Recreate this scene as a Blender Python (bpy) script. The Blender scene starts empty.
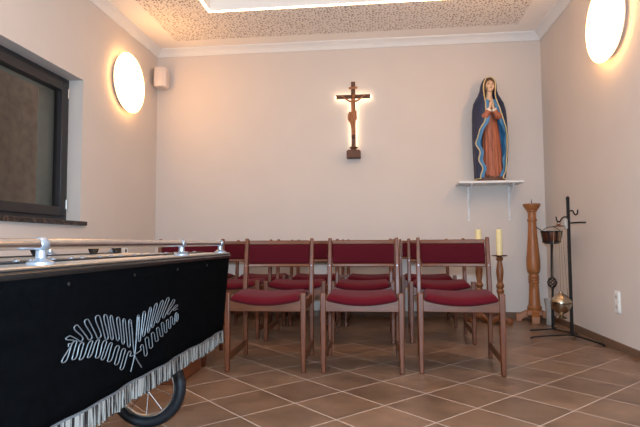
import bpy, bmesh, math, random
from mathutils import Vector, Matrix
random.seed(7)
PI = math.pi
C = bpy.context.scene.collection
SC = bpy.context.scene

# ------------------------------------------------------------------ helpers
def lin(c):
    return tuple(((v/255.0)/12.92 if v/255.0 <= .04045 else ((v/255.0+.055)/1.055)**2.4) for v in c)

def mat(name, rgb, rough=.5, metal=0., spec=.5, noise=0., nscale=20., bump=0., bscale=200., sheen=0., emit=None, estr=0., stretch=(1, 1, 1)):
    m = bpy.data.materials.new(name); m.use_nodes = True
    nt = m.node_tree; N = nt.nodes; L = nt.links
    b = N['Principled BSDF']
    col = rgb if isinstance(rgb[0], float) else lin(rgb)
    b.inputs['Base Color'].default_value = (*col, 1)
    b.inputs['Roughness'].default_value = rough
    b.inputs['Metallic'].default_value = metal
    b.inputs['Specular IOR Level'].default_value = spec
    if sheen: b.inputs['Sheen Weight'].default_value = sheen
    if emit:
        b.inputs['Emission Color'].default_value = (*emit, 1); b.inputs['Emission Strength'].default_value = estr
    tc = N.new('ShaderNodeTexCoord'); mp = N.new('ShaderNodeMapping'); mp.inputs['Scale'].default_value = stretch
    L.new(tc.outputs['Object'], mp.inputs['Vector'])
    if noise:
        n = N.new('ShaderNodeTexNoise'); n.inputs['Scale'].default_value = nscale; n.inputs['Detail'].default_value = 5
        L.new(mp.outputs['Vector'], n.inputs['Vector'])
        r = N.new('ShaderNodeMapRange'); r.inputs['From Min'].default_value = .3; r.inputs['From Max'].default_value = .7
        r.inputs['To Min'].default_value = 1-noise; r.inputs['To Max'].default_value = 1+noise
        L.new(n.outputs['Fac'], r.inputs['Value'])
        mx = N.new('ShaderNodeVectorMath'); mx.operation = 'SCALE'
        mx.inputs[0].default_value = col
        L.new(r.outputs['Result'], mx.inputs['Scale']); L.new(mx.outputs['Vector'], b.inputs['Base Color'])
    if bump:
        n2 = N.new('ShaderNodeTexNoise'); n2.inputs['Scale'].default_value = bscale; n2.inputs['Detail'].default_value = 3
        L.new(mp.outputs['Vector'], n2.inputs['Vector'])
        bp = N.new('ShaderNodeBump'); bp.inputs['Strength'].default_value = bump; bp.inputs['Distance'].default_value = .002
        L.new(n2.outputs['Fac'], bp.inputs['Height']); L.new(bp.outputs['Normal'], b.inputs['Normal'])
    return m

class MB:
    def __init__(s): s.bm = bmesh.new()
    def quadstrip(s, rings, closed=True, cap=True, mi=0):
        vs = [[s.bm.verts.new(p) for p in r] for r in rings]
        n = len(rings[0])
        for a, b in zip(vs[:-1], vs[1:]):
            for i in range(n if closed else n-1):
                j = (i+1) % n
                try:
                    f = s.bm.faces.new((a[i], a[j], b[j], b[i])); f.material_index = mi
                except ValueError: pass
        if cap and closed:
            for r, rev in ((vs[0], True), (vs[-1], False)):
                try:
                    f = s.bm.faces.new(list(reversed(r)) if rev else r); f.material_index = mi
                except ValueError: pass
        return s
    def box(s, x0, x1, y0, y1, z0, z1, mi=0, taper=None):
        v = [s.bm.verts.new(p) for p in ((x0,y0,z0),(x1,y0,z0),(x1,y1,z0),(x0,y1,z0),(x0,y0,z1),(x1,y0,z1),(x1,y1,z1),(x0,y1,z1))]
        for f in ((3,2,1,0),(4,5,6,7),(0,1,5,4),(1,2,6,5),(2,3,7,6),(3,0,4,7)):
            fc = s.bm.faces.new([v[i] for i in f]); fc.material_index = mi
        return s
    def frame(s, p, q):
        d = (Vector(q)-Vector(p)).normalized()
        a = Vector((0, 0, 1)) if abs(d.z) < .9 else Vector((1, 0, 0))
        u = d.cross(a).normalized(); return u, u.cross(d).normalized()
    def tube(s, pts, r, n=10, cap=True, mi=0, sq=1.0):
        pts = [Vector(p) for p in pts]
        rs = r if isinstance(r, (list, tuple)) else [r]*len(pts)
        rings = []; u = None
        for i, p in enumerate(pts):
            d = (pts[min(i+1, len(pts)-1)]-pts[max(i-1, 0)])
            if d.length < 1e-9: d = Vector((0, 0, 1))
            d.normalize()
            if u is None:
                a = Vector((0, 0, 1)) if abs(d.z) < .9 else Vector((1, 0, 0))
                u = d.cross(a).normalized()
            else:
                u = (u - d*u.dot(d)); u = u.normalized() if u.length > 1e-6 else d.orthogonal().normalized()
            v = d.cross(u)
            rings.append([p+(u*math.cos(2*PI*k/n)+v*math.sin(2*PI*k/n)*sq)*rs[i] for k in range(n)])
        return s.quadstrip(rings, True, cap, mi)
    def bar(s, pts, w, h, mi=0, side=None):
        """rectangular section bar along pts; w sideways, h in the other direction"""
        pts = [Vector(p) for p in pts]; rings = []
        for i, p in enumerate(pts):
            d = (pts[min(i+1, len(pts)-1)]-pts[max(i-1, 0)]).normalized()
            u = Vector(side) if side else (d.cross(Vector((0, 0, 1))) if abs(d.z) < .95 else Vector((1, 0, 0)))
            u = (u-d*u.dot(d)).normalized(); v = d.cross(u)
            ww = w[i] if isinstance(w, (list, tuple)) else w; hh = h[i] if isinstance(h, (list, tuple)) else h
            rings.append([p+u*ww/2+v*hh/2, p-u*ww/2+v*hh/2, p-u*ww/2-v*hh/2, p+u*ww/2-v*hh/2])
        return s.quadstrip(rings, True, True, mi)
    def lathe(s, prof, c=(0, 0, 0), n=28, mi=0, sx=1, sy=1):
        rings = [[(c[0]+r*math.cos(2*PI*k/n)*sx, c[1]+r*math.sin(2*PI*k/n)*sy, c[2]+z) for k in range(n)] for z, r in prof]
        return s.quadstrip(rings, True, True, mi)
    def ball(s, c, r, n=14, m=10, mi=0):
        rx, ry, rz = r if isinstance(r, (list, tuple)) else (r, r, r)
        rings = []
        for i in range(m+1):
            t = -PI/2+PI*i/m; rr = max(math.cos(t), .02)
            rings.append([(c[0]+rx*rr*math.cos(2*PI*k/n), c[1]+ry*rr*math.sin(2*PI*k/n), c[2]+rz*math.sin(t)) for k in range(n)])
        return s.quadstrip(rings, True, True, mi)
    def build(s, name, m, parent=None, bevel=0., smooth=True, seg=2, angle=40, loc=None, subsurf=0, remesh=0.):
        bmesh.ops.recalc_face_normals(s.bm, faces=s.bm.faces)
        me = bpy.data.meshes.new(name); s.bm.to_mesh(me); s.bm.free()
        o = bpy.data.objects.new(name, me); C.objects.link(o)
        for x in (m if isinstance(m, (list, tuple)) else [m]): me.materials.append(x)
        if parent is not None: o.parent = parent
        if loc: o.location = loc
        if remesh:
            q = o.modifiers.new('r', 'REMESH'); q.mode = 'VOXEL'; q.voxel_size = remesh; q.use_smooth_shade = True
            q = o.modifiers.new('s', 'SMOOTH'); q.factor = .5; q.iterations = 3
        if bevel:
            b = o.modifiers.new('b', 'BEVEL'); b.width = bevel; b.segments = seg; b.limit_method = 'ANGLE'; b.angle_limit = math.radians(35)
        if subsurf:
            q = o.modifiers.new('ss', 'SUBSURF'); q.levels = subsurf; q.render_levels = subsurf
        if smooth:
            for p in me.polygons: p.use_smooth = True
            try: me.set_sharp_from_angle(angle=math.radians(angle))
            except Exception: pass
        return o

def tag(o, label=None, cat=None, group=None, kind=None):
    if label: o['label'] = label
    if cat: o['category'] = cat
    if group: o['group'] = group
    if kind: o['kind'] = kind
    return o
def empty(name, loc, rz=0.):
    o = bpy.data.objects.new(name, None); C.objects.link(o); o.location = loc; o.rotation_euler = (0, 0, rz)
    o.empty_display_size = .1
    return o
def thing(name, loc, label, cat, group=None, rz=0.): return tag(empty(name, loc, rz), label, cat, group)
def copy_tree(o, parent=None):
    c = o.copy(); C.objects.link(c); c.parent = parent
    for ch in list(o.children): copy_tree(ch, c)
    return c
def smooth_path(pts, k=6):
    pts = [Vector(p) for p in pts]; out = []
    for i in range(len(pts)-1):
        p0 = pts[max(i-1, 0)]; p1 = pts[i]; p2 = pts[i+1]; p3 = pts[min(i+2, len(pts)-1)]
        for j in range(k):
            t = j/k
            out.append(.5*((2*p1)+(p2-p0)*t+(2*p0-5*p1+4*p2-p3)*t*t+(3*p1-p0-3*p2+p3)*t**3))
    out.append(pts[-1]); return out
def interp(tab, z):
    """tab: rows (z, a, b, ...) sorted by z"""
    if z <= tab[0][0]: return tab[0][1:]
    for a, b in zip(tab[:-1], tab[1:]):
        if z <= b[0]:
            t = (z-a[0])/(b[0]-a[0]); t = t*t*(3-2*t)*.5+t*.5
            return tuple(x+(y-x)*t for x, y in zip(a[1:], b[1:]))
    return tab[-1][1:]

# ------------------------------------------------------------------ camera
EYE = .764
F, YAW, PITCH, ROLL = 515.6861, .1087, .0565, -.0055
cy, sy, cp, sp, cr, sr = math.cos(YAW), math.sin(YAW), math.cos(PITCH), math.sin(PITCH), math.cos(ROLL), math.sin(ROLL)
fwd = Vector((-sy*cp, cy*cp, sp)); rgt = Vector((cy, sy, 0)); up = rgt.cross(fwd)
r2 = rgt*cr+up*sr; u2 = up*cr-rgt*sr
cd = bpy.data.cameras.new('camera'); cam = bpy.data.objects.new('camera', cd); C.objects.link(cam)
cd.sensor_width = 36; cd.sensor_fit = 'HORIZONTAL'; cd.lens = F/640*36; cd.clip_start = .05
cam.matrix_world = Matrix(((r2.x, u2.x, -fwd.x, 0), (r2.y, u2.y, -fwd.y, 0), (r2.z, u2.z, -fwd.z, EYE), (0, 0, 0, 1)))
SC.camera = cam
SC.view_settings.view_transform = 'Standard'
SC.view_settings.look = 'None'
SC.view_settings.exposure = 0
SC.view_settings.gamma = 1

# ------------------------------------------------------------------ room numbers
XL, XR, YB, YF, ZC = -2.385, 1.685, 5.373, -1.6, 2.89

# ------------------------------------------------------------------ materials
M = {}
M['wall'] = mat('wall_plaster', (210, 199, 191), .9, spec=.2, noise=.015, nscale=3, bump=.05, bscale=120)
M['white'] = mat('white_paint', (226, 224, 222), .6, noise=.02, nscale=6)
M['ceil'] = mat('ceiling_paint', (246, 240, 234), .9, spec=.2, noise=.015, nscale=4)
M['wood'] = mat('walnut_stained_wood', (98, 50, 24), .4, noise=.3, nscale=14, stretch=(6, 6, .7))
M['wood_h'] = mat('walnut_stained_rail', (100, 54, 28), .33, noise=.25, nscale=14, stretch=(.7, 6, 6))
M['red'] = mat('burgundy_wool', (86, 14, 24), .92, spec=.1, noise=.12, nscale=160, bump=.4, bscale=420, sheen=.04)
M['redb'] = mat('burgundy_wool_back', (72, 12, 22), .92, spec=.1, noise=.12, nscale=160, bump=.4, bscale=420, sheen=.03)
M['steel'] = mat('polished_steel', (205, 205, 208), .22, metal=1., noise=.03, nscale=30)
M['alu'] = mat('brushed_aluminium', (200, 198, 194), .33, metal=1., noise=.08, nscale=60)
M['clamp'] = mat('white_metal_clamp', (150, 156, 166), .35, metal=.75, spec=.5)
M['velvet'] = mat('black_velvet', (4, 4, 5), .95, spec=.02, noise=.3, nscale=40)
M['black'] = mat('black_lacquer', (14, 14, 15), .25, spec=.5, noise=.1)
M['rubber'] = mat('black_rubber', (15, 18, 24), .5, spec=.5, noise=.15, nscale=40)
M['iron'] = mat('wrought_iron', (34, 30, 29), .5, metal=.6, noise=.2, nscale=60)
M['silver'] = mat('silver_cord', (94, 94, 96), .4, metal=.25, noise=.1, nscale=300)
M['oak'] = mat('light_oak', (152, 94, 52), .42, noise=.22, nscale=12, stretch=(5, 5, .5))
M['brownwood'] = mat('brown_turned_wood', (128, 78, 46), .4, noise=.25, nscale=14, stretch=(5, 5, .6))
M['boxwood'] = mat('reddish_board', (112, 62, 34), .45, noise=.2, nscale=10, stretch=(4, .6, 4))
M['wax'] = mat('ivory_wax', (236, 222, 168), .45, noise=.03, nscale=20, emit=None)
M['wick'] = mat('burnt_wick', (40, 34, 28), .9, noise=.2)
M['crosswood'] = mat('dark_cross_wood', (92, 56, 36), .6, noise=.3, nscale=20, stretch=(4, 4, 1))
M['corpus'] = mat('carved_limewood', (156, 100, 62), .55, noise=.2, nscale=30)
M['cloak'] = mat('navy_painted_wood', (24, 36, 66), .5, noise=.25, nscale=14)
M['lining'] = mat('light_blue_paint', (70, 128, 172), .5, noise=.15, nscale=20)
M['dress'] = mat('rust_rose_paint', (164, 94, 68), .55, noise=.25, nscale=10, stretch=(8, 8, .7))
M['gold'] = mat('gilded_edge', (214, 192, 140), .4, metal=.1, noise=.1, nscale=50)
M['skin'] = mat('painted_skin', (226, 186, 152), .5, noise=.05, nscale=20)
M['hair'] = mat('painted_brown_hair', (92, 66, 46), .6, noise=.25, nscale=40)
M['lip'] = mat('painted_lips', (150, 80, 70), .5, noise=.1)
M['eye'] = mat('painted_eye', (60, 45, 40), .5, noise=.1)
M['plinth'] = mat('dark_plinth', (88, 56, 44), .6, noise=.2)
M['anthracite'] = mat('anthracite_window_frame', (38, 37, 40), .45, noise=.08, nscale=10)
M['reveal_out'] = mat('outer_reveal_render', (170, 178, 172), .9, noise=.05)
M['plastic'] = mat('white_plastic', (236, 234, 230), .4, noise=.01)
M['hole'] = mat('socket_hole', (60, 58, 56), .7, noise=.05)
M['spk'] = mat('pale_speaker_shell', (214, 202, 196), .5, noise=.02)
M['spkg'] = mat('speaker_grille', (150, 138, 132), .7, noise=.2, nscale=400)
M['copper'] = mat('dark_copper', (120, 74, 56), .35, metal=.8, noise=.25, nscale=30)
M['brass'] = mat('aged_silver_brass', (176, 160, 138), .25, metal=1., noise=.2, nscale=40)
M['skirting'] = mat('brown_skirting_tile', (112, 86, 68), .45, noise=.15, nscale=12)
M['cable'] = mat('black_cable', (22, 22, 22), .6, noise=.1)

def m_granite():
    m = mat('dark_granite', (40, 30, 28), .25, noise=.3, nscale=60)
    nt = m.node_tree; N = nt.nodes; L = nt.links; b = N['Principled BSDF']
    tc = N.new('ShaderNodeTexCoord'); v = N.new('ShaderNodeTexVoronoi'); v.inputs['Scale'].default_value = 60
    L.new(tc.outputs['Object'], v.inputs['Vector'])
    cr_ = N.new('ShaderNodeValToRGB'); cr_.color_ramp.elements[0].color = (*lin((30, 22, 22)), 1); cr_.color_ramp.elements[1].color = (*lin((84, 64, 56)), 1)
    cr_.color_ramp.elements[0].position = .45; cr_.color_ramp.elements[1].position = .95
    L.new(v.outputs['Color'], cr_.inputs['Fac']); L.new(cr_.outputs['Color'], b.inputs['Base Color'])
    return m
M['granite'] = m_granite()

def m_tiles():
    m = bpy.data.materials.new('diagonal_floor_tiles'); m.use_nodes = True
    nt = m.node_tree; N = nt.nodes; L = nt.links; b = N['Principled BSDF']
    tc = N.new('ShaderNodeTexCoord')
    A, TS, X0, Y0 = .7815, .3001, -.8211, 2.902
    c, s = math.cos(A), math.sin(A)
    sub = N.new('ShaderNodeVectorMath'); sub.operation = 'SUBTRACT'; sub.inputs[1].default_value = (X0, Y0, 0)
    L.new(tc.outputs['Object'], sub.inputs[0])
    def dot(v):
        d = N.new('ShaderNodeVectorMath'); d.operation = 'DOT_PRODUCT'; d.inputs[1].default_value = v
        L.new(sub.outputs['Vector'], d.inputs[0]); return d.outputs['Value']
    def mth(op, a, bb=None):
        n = N.new('ShaderNodeMath'); n.operation = op
        for i, x in enumerate((a, bb)):
            if x is None: continue
            if isinstance(x, (int, float)): n.inputs[i].default_value = x
            else: L.new(x, n.inputs[i])
        return n.outputs[0]
    us = [dot((c/TS, -s/TS, 0)), dot((s/TS, c/TS, 0))]
    ds = []; ids = []
    for u in us:
        fr = mth('FRACT', mth('ADD', u, 100.5)); ds.append(mth('ABSOLUTE', mth('SUBTRACT', fr, .5)))
        ids.append(mth('FLOOR', mth('ADD', u, 100.)))
    d = mth('MINIMUM', ds[0], ds[1])
    mr = N.new('ShaderNodeMapRange'); mr.inputs['From Min'].default_value = .0085; mr.inputs['From Max'].default_value = .0135
    L.new(d, mr.inputs['Value'])
    cmb = N.new('ShaderNodeCombineXYZ'); L.new(ids[0], cmb.inputs[0]); L.new(ids[1], cmb.inputs[1])
    wn = N.new('ShaderNodeTexWhiteNoise'); wn.noise_dimensions = '3D'; L.new(cmb.outputs[0], wn.inputs['Vector'])
    nz = N.new('ShaderNodeTexNoise'); nz.inputs['Scale'].default_value = 4.5; nz.inputs['Detail'].default_value = 6
    off = N.new('ShaderNodeVectorMath'); off.operation = 'MULTIPLY_ADD'; off.inputs[1].default_value = (7, 7, 7)
    L.new(wn.outputs['Color'], off.inputs[0]); L.new(tc.outputs['Object'], off.inputs[2]); L.new(off.outputs[0], nz.inputs['Vector'])
    ramp = N.new('ShaderNodeValToRGB'); e = ramp.color_ramp.elements
    e[0].color = (*lin((94, 71, 55)), 1); e[1].color = (*lin((130, 101, 80)), 1); e[0].position = .3; e[1].position = .72
    L.new(nz.outputs['Fac'], ramp.inputs['Fac'])
    hs = N.new('ShaderNodeHueSaturation'); L.new(ramp.outputs['Color'], hs.inputs['Color'])
    vv = N.new('ShaderNodeMapRange'); vv.inputs['To Min'].default_value = .86; vv.inputs['To Max'].default_value = 1.12
    L.new(wn.outputs['Value'], vv.inputs['Value']); L.new(vv.outputs['Result'], hs.inputs['Value'])
    mix = N.new('ShaderNodeMixRGB'); mix.inputs[1].default_value = (*lin((176, 156, 142)), 1)
    L.new(mr.outputs['Result'], mix.inputs['Fac']); L.new(hs.outputs['Color'], mix.inputs[2])
    L.new(mix.outputs[0], b.inputs['Base Color'])
    rr = N.new('ShaderNodeMapRange'); rr.inputs['To Min'].default_value = .8; rr.inputs['To Max'].default_value = .36
    L.new(mr.outputs['Result'], rr.inputs['Value']); L.new(rr.outputs['Result'], b.inputs['Roughness'])
    b.inputs['Specular IOR Level'].default_value = .4
    bp = N.new('ShaderNodeBump'); bp.inputs['Strength'].default_value = .5; bp.inputs['Distance'].default_value = .002
    L.new(mr.outputs['Result'], bp.inputs['Height']); L.new(bp.outputs['Normal'], b.inputs['Normal'])
    return m
M['tiles'] = m_tiles()

def m_perf():
    m = bpy.data.materials.new('perforated_acoustic_board'); m.use_nodes = True
    nt = m.node_tree; N = nt.nodes; L = nt.links; b = N['Principled BSDF']; b.inputs['Roughness'].default_value = .9
    b.inputs['Specular IOR Level'].default_value = .2
    tc = N.new('ShaderNodeTexCoord'); v = N.new('ShaderNodeTexVoronoi'); v.inputs['Scale'].default_value = 36; v.inputs['Randomness'].default_value = .85
    v.voronoi_dimensions = '2D'
    L.new(tc.outputs['Object'], v.inputs['Vector'])
    # the hole radius differs from cell to cell
    sep = N.new('ShaderNodeSeparateColor'); L.new(v.outputs['Color'], sep.inputs[0])
    rad = N.new('ShaderNodeMapRange'); rad.inputs['To Min'].default_value = .1; rad.inputs['To Max'].default_value = .36
    L.new(sep.outputs[0], rad.inputs['Value'])
    lt = N.new('ShaderNodeMath'); lt.operation = 'LESS_THAN'; L.new(v.outputs['Distance'], lt.inputs[0]); L.new(rad.outputs['Result'], lt.inputs[1])
    mix = N.new('ShaderNodeMixRGB'); mix.inputs[1].default_value = (*lin((236, 228, 220)), 1); mix.inputs[2].default_value = (*lin((150, 135, 128)), 1)
    L.new(lt.outputs[0], mix.inputs['Fac']); L.new(mix.outputs[0], b.inputs['Base Color'])
    return m
M['perf'] = m_perf()

def m_emit(name, col, s):
    m = bpy.data.materials.new(name); m.use_nodes = True
    nt = m.node_tree; b = nt.nodes['Principled BSDF']
    b.inputs['Base Color'].default_value = (.8, .8, .8, 1)
    b.inputs['Emission Color'].default_value = (*col, 1); b.inputs['Emission Strength'].default_value = s
    tc = nt.nodes.new('ShaderNodeTexCoord'); n = nt.nodes.new('ShaderNodeTexNoise'); n.inputs['Scale'].default_value = 3
    r = nt.nodes.new('ShaderNodeMapRange'); r.inputs['To Min'].default_value = s*.98; r.inputs['To Max'].default_value = s*1.02
    nt.links.new(tc.outputs['Object'], n.inputs['Vector']); nt.links.new(n.outputs['Fac'], r.inputs['Value']); nt.links.new(r.outputs['Result'], b.inputs['Emission Strength'])
    return m
WARM = (1., .50, .16)
M['lampglow'] = m_emit('lit_opal_glass', WARM, 12.5)
M['lampglow_r'] = m_emit('lit_opal_glass_right', WARM, 17.5)
M['ledglow'] = m_emit('lit_led_profile', (1., .70, .40), 10.)
M['crossglow'] = m_emit('lit_led_backlight', (1., .78, .52), 7.5)

def m_glass(name, tint, gl=.12):
    m = bpy.data.materials.new(name); m.use_nodes = True
    nt = m.node_tree; N = nt.nodes; L = nt.links; N.remove(N['Principled BSDF'])
    t = N.new('ShaderNodeBsdfTransparent'); t.inputs[0].default_value = (*tint, 1)
    g = N.new('ShaderNodeBsdfGlossy'); g.inputs['Roughness'].default_value = .03
    fr = N.new('ShaderNodeFresnel'); fr.inputs[0].default_value = 1.45
    mx = N.new('ShaderNodeMixShader'); L.new(fr.outputs[0], mx.inputs[0]); L.new(t.outputs[0], mx.inputs[1]); L.new(g.outputs[0], mx.inputs[2])
    L.new(mx.outputs[0], N['Material Output'].inputs[0]); return m
M['pane'] = m_glass('window_glass', (.92, .95, .93))
M['vaseglass'] = mat('grey_vase_glass', (176, 172, 166), .15, spec=.6, noise=.05)
M['vaseglass'].node_tree.nodes['Principled BSDF'].inputs['Alpha'].default_value = .6

def m_fringe():
    m = mat('silver_black_fringe', (170, 168, 165), .55, spec=.4)
    nt = m.node_tree; N = nt.nodes; L = nt.links; b = N['Principled BSDF']
    tc = N.new('ShaderNodeTexCoord'); mp = N.new('ShaderNodeMapping'); mp.inputs['Scale'].default_value = (140, 140, 3)
    L.new(tc.outputs['Object'], mp.inputs[0])
    n = N.new('ShaderNodeTexNoise'); n.inputs['Scale'].default_value = 1.2; n.inputs['Detail'].default_value = 2
    L.new(mp.outputs[0], n.inputs['Vector'])
    r = N.new('ShaderNodeValToRGB'); e = r.color_ramp.elements
    e[0].position = .43; e[0].color = (*lin((10, 10, 12)), 1); e[1].position = .54; e[1].color = (*lin((126, 120, 114)), 1)
    L.new(n.outputs['Fac'], r.inputs['Fac']); L.new(r.outputs['Color'], b.inputs['Base Color']); return m
M['fringe'] = m_fringe()

def m_stucco():
    m = mat('brown_outside_render', (150, 118, 98), .95, spec=.1)
    nt = m.node_tree; N = nt.nodes; L = nt.links; b = N['Principled BSDF']
    tc = N.new('ShaderNodeTexCoord'); n = N.new('ShaderNodeTexNoise'); n.inputs['Scale'].default_value = 9; n.inputs['Detail'].default_value = 8
    L.new(tc.outputs['Object'], n.inputs['Vector'])
    r = N.new('ShaderNodeValToRGB'); e = r.color_ramp.elements
    e[0].position = .3; e[0].color = (*lin((140, 116, 101)), 1); e[1].position = .7; e[1].color = (*lin((170, 142, 122)), 1)
    L.new(n.outputs['Fac'], r.inputs['Fac']); L.new(r.outputs['Color'], b.inputs['Base Color']); return m
M['stucco'] = m_stucco()

# ------------------------------------------------------------------ setting
def struct(o): return tag(o, kind='structure')
struct(MB().box(XL-.4, XR+.3, YF-.3, YB+.3, -.12, 0).build('floor', M['tiles'], smooth=False))
struct(MB().box(XL-.35, XR+.25, YB, YB+.2, 0, ZC+.3).build('wall_back', M['wall'], smooth=False))
struct(MB().box(XR, XR+.2, YF, YB, 0, ZC+.3).build('wall_right', M['wall'], smooth=False))
struct(MB().box(XL-.35, XR+.2, YF-.2, YF, 0, ZC+.3).build('wall_front', M['wall'], smooth=False))
WY0, WY1, WZ0, WZ1 = 2.55, 3.94, .945, 2.11
b = MB(); x0, x1 = XL-.35, XL
b.box(x0, x1, YF, WY0, 0, ZC+.3); b.box(x0, x1, WY1, YB, 0, ZC+.3); b.box(x0, x1, WY0, WY1, 0, WZ0); b.box(x0, x1, WY0, WY1, WZ1, ZC+.3)
struct(b.build('wall_left', M['wall'], smooth=False))
# ceiling: plain border, perforated field, recess in the middle
PX0, PX1, PY1 = -2.07, 1.40, 5.12
RX0, RX1, RY0, RY1 = -1.49, .80, .9, 4.478
b = MB()
def ring(b, o, i, z, mi):
    (ox0, ox1, oy0, oy1), (ix0, ix1, iy0, iy1) = o, i
    for q in ((ox0, ix0, oy0, oy1), (ix1, ox1, oy0, oy1), (ix0, ix1, oy0, iy0), (ix0, ix1, iy1, oy1)):
        b.box(q[0], q[1], q[2], q[3], z, ZC+.3, mi)
ring(b, (XL, XR, YF, YB), (PX0, PX1, .4, PY1), ZC, 0)
ring(b, (PX0, PX1, .4, PY1), (RX0, RX1, RY0, RY1), ZC, 1)
b.box(RX0, RX1, RY0, RY1, ZC+.14, ZC+.3, 0)
b.bm.normal_update()
for f in b.bm.faces:
    if f.material_index == 1 and f.calc_center_median().z > ZC+.001: f.material_index = 0
struct(b.build('ceiling', [M['ceil'], M['perf']], smooth=False))
# crown moulding
def crown(name, p, q, inward):
    prof = [(0, -.075), (.012, -.075), (.018, -.06), (.035, -.035), (.06, -.018), (.072, -.012), (.075, 0), (0, 0)]
    iv = Vector(inward)
    rings = [[Vector((a[0], a[1], ZC))+iv*u+Vector((0, 0, w)) for u, w in prof] for a in (p, q)]
    return struct(MB().quadstrip(rings).build(name, M['white'], angle=50))
crown('trim_1', (XL, YB), (XR, YB), (0, -1, 0))
crown('trim_2', (XL, YF), (XL, YB), (1, 0, 0))
crown('trim_3', (XR, YF), (XR, YB), (-1, 0, 0))
struct(MB().box(XL, XR, YB-.011, YB, 0, .062).build('baseboard_back', M['skirting'], bevel=.002))
struct(MB().box(XR-.011, XR, YF, YB-.011, 0, .055).build('baseboard_right', M['skirting'], bevel=.002))
struct(MB().box(XL, XL+.011, YF, YB-.011, 0, .055).build('baseboard_left', M['skirting'], bevel=.002))

# window in the left wall
w = struct(empty('window_1', (XL, (WY0+WY1)/2, WZ0)))
ox, oy, oz = XL, (WY0+WY1)/2, WZ0
def fr4(b, xa, xb, y0, y1, z0, z1, t, tb=None):
    tb = tb or t
    b.box(xa-ox, xb-ox, y0-oy, y0+t-oy, z0-oz, z1-oz); b.box(xa-ox, xb-ox, y1-t-oy, y1-oy, z0-oz, z1-oz)
    b.box(xa-ox, xb-ox, y0+t-oy, y1-t-oy, z0-oz, z0+tb-oz); b.box(xa-ox, xb-ox, y0+t-oy, y1-t-oy, z1-t-oz, z1-oz)
fx = XL-.12
b = MB(); fr4(b, fx-.07, fx, WY0, WY1, WZ0, WZ1, .045); b.build('window_frame', M['anthracite'], w, bevel=.004)
b = MB(); fr4(b, fx-.055, fx+.018, WY0+.04, WY1-.04, WZ0+.04, WZ1-.04, .075); b.build('window_sash', M['anthracite'], w, bevel=.006)
MB().quadstrip([[(fx-.025-ox, WY0+.1-oy, z), (fx-.025-ox, WY1-.1-oy, z)] for z in (.1, WZ1-WZ0-.1)], False, False).build('window_pane', M['pane'], w, smooth=False)
for zz in (.1, WZ1-WZ0-.16):
    MB().tube([(fx+.02-ox, WY1-.038-oy, zz), (fx+.02-ox, WY1-.038-oy, zz+.075)], .008).build('hinge', M['alu'], w)
MB().box(fx-.005-ox, .03, WY0-.05-oy, WY1+.055-oy, -.032, 0.002).build('window_sill', M['granite'], w, bevel=.003)
b = MB(); fr4(b, XL-.349, fx-.071, WY0+.012, WY1-.001, WZ0+.002, WZ1-.002, .06); b.build('outer_reveal', M['reveal_out'], w, smooth=False)
struct(MB().box(-4.0, -3.8, .5, 7.5, -.5, 3.6).build('wall_outside', M['stucco'], smooth=False))

# ------------------------------------------------------------------ lamps
def wall_lamp(x, y, z, s, label):
    t = thing('wall_lamp', (x, y, z), label, 'lamp', 'round wall lamps')
    n = 48
    def rings(prof): return [[(s*d, r*math.cos(2*PI*k/n), r*math.sin(2*PI*k/n)) for k in range(n)] for d, r in prof]
    MB().quadstrip(rings([(.002, .19), (.03, .19), (.03, .262), (.04, .266), (.04, .2)])).build('back_plate', M['plastic'], t, angle=30)
    MB().quadstrip(rings([(.041, .268), (.052, .28), (.066, .281), (.076, .27), (.084, .235), (.089, .18), (.092, .1), (.094, .01)])).build('diffuser', M['lampglow'] if s > 0 else M['lampglow_r'], t, angle=60)
    return t
wall_lamp(XL, 4.63, 2.298, 1, 'round glowing opal wall lamp on left wall between window and speaker')
wall_lamp(XR, 3.79, 2.322, -1, 'round glowing opal wall lamp high on the right wall')
b = MB()
e = .02
for q in ((RX0-e, RX0, RY0-e, RY1+e), (RX1, RX1+e, RY0-e, RY1+e), (RX0, RX1, RY1, RY1+e), (RX0, RX1, RY0-e, RY0)):
    b.box(q[0], q[1], q[2], q[3], ZC-.007, ZC-.0005)
tag(b.build('led_strip_light', M['ledglow'], smooth=False), 'bright white LED line edging the recess in the ceiling', 'light')

def light(name, kind, loc, energy, col, **kw):
    d = bpy.data.lights.new(name, kind); d.energy = energy; d.color = col
    for k, v in kw.items(): setattr(d, k, v)
    o = bpy.data.objects.new(name, d); C.objects.link(o); o.location = loc; return o
FLASH = light('camera_flash', 'POINT', (.01, -.02, EYE+.17), 350, (.52, .74, .95), shadow_soft_size=.03)
AREA = light('added_recess_fill', 'AREA', ((RX0+RX1)/2, 1.9, ZC+.10), 27, (1., .55, .27), shape='RECTANGLE', size=1.8, size_y=1.4)  # unseen warm fill added inside the recess to raise the room's ambient light
wd = bpy.data.worlds.new('world'); SC.world = wd; wd.use_nodes = True
wd.node_tree.nodes['Background'].inputs[0].default_value = (.9, .95, 1., 1); wd.node_tree.nodes['Background'].inputs[1].default_value = .5

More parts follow.
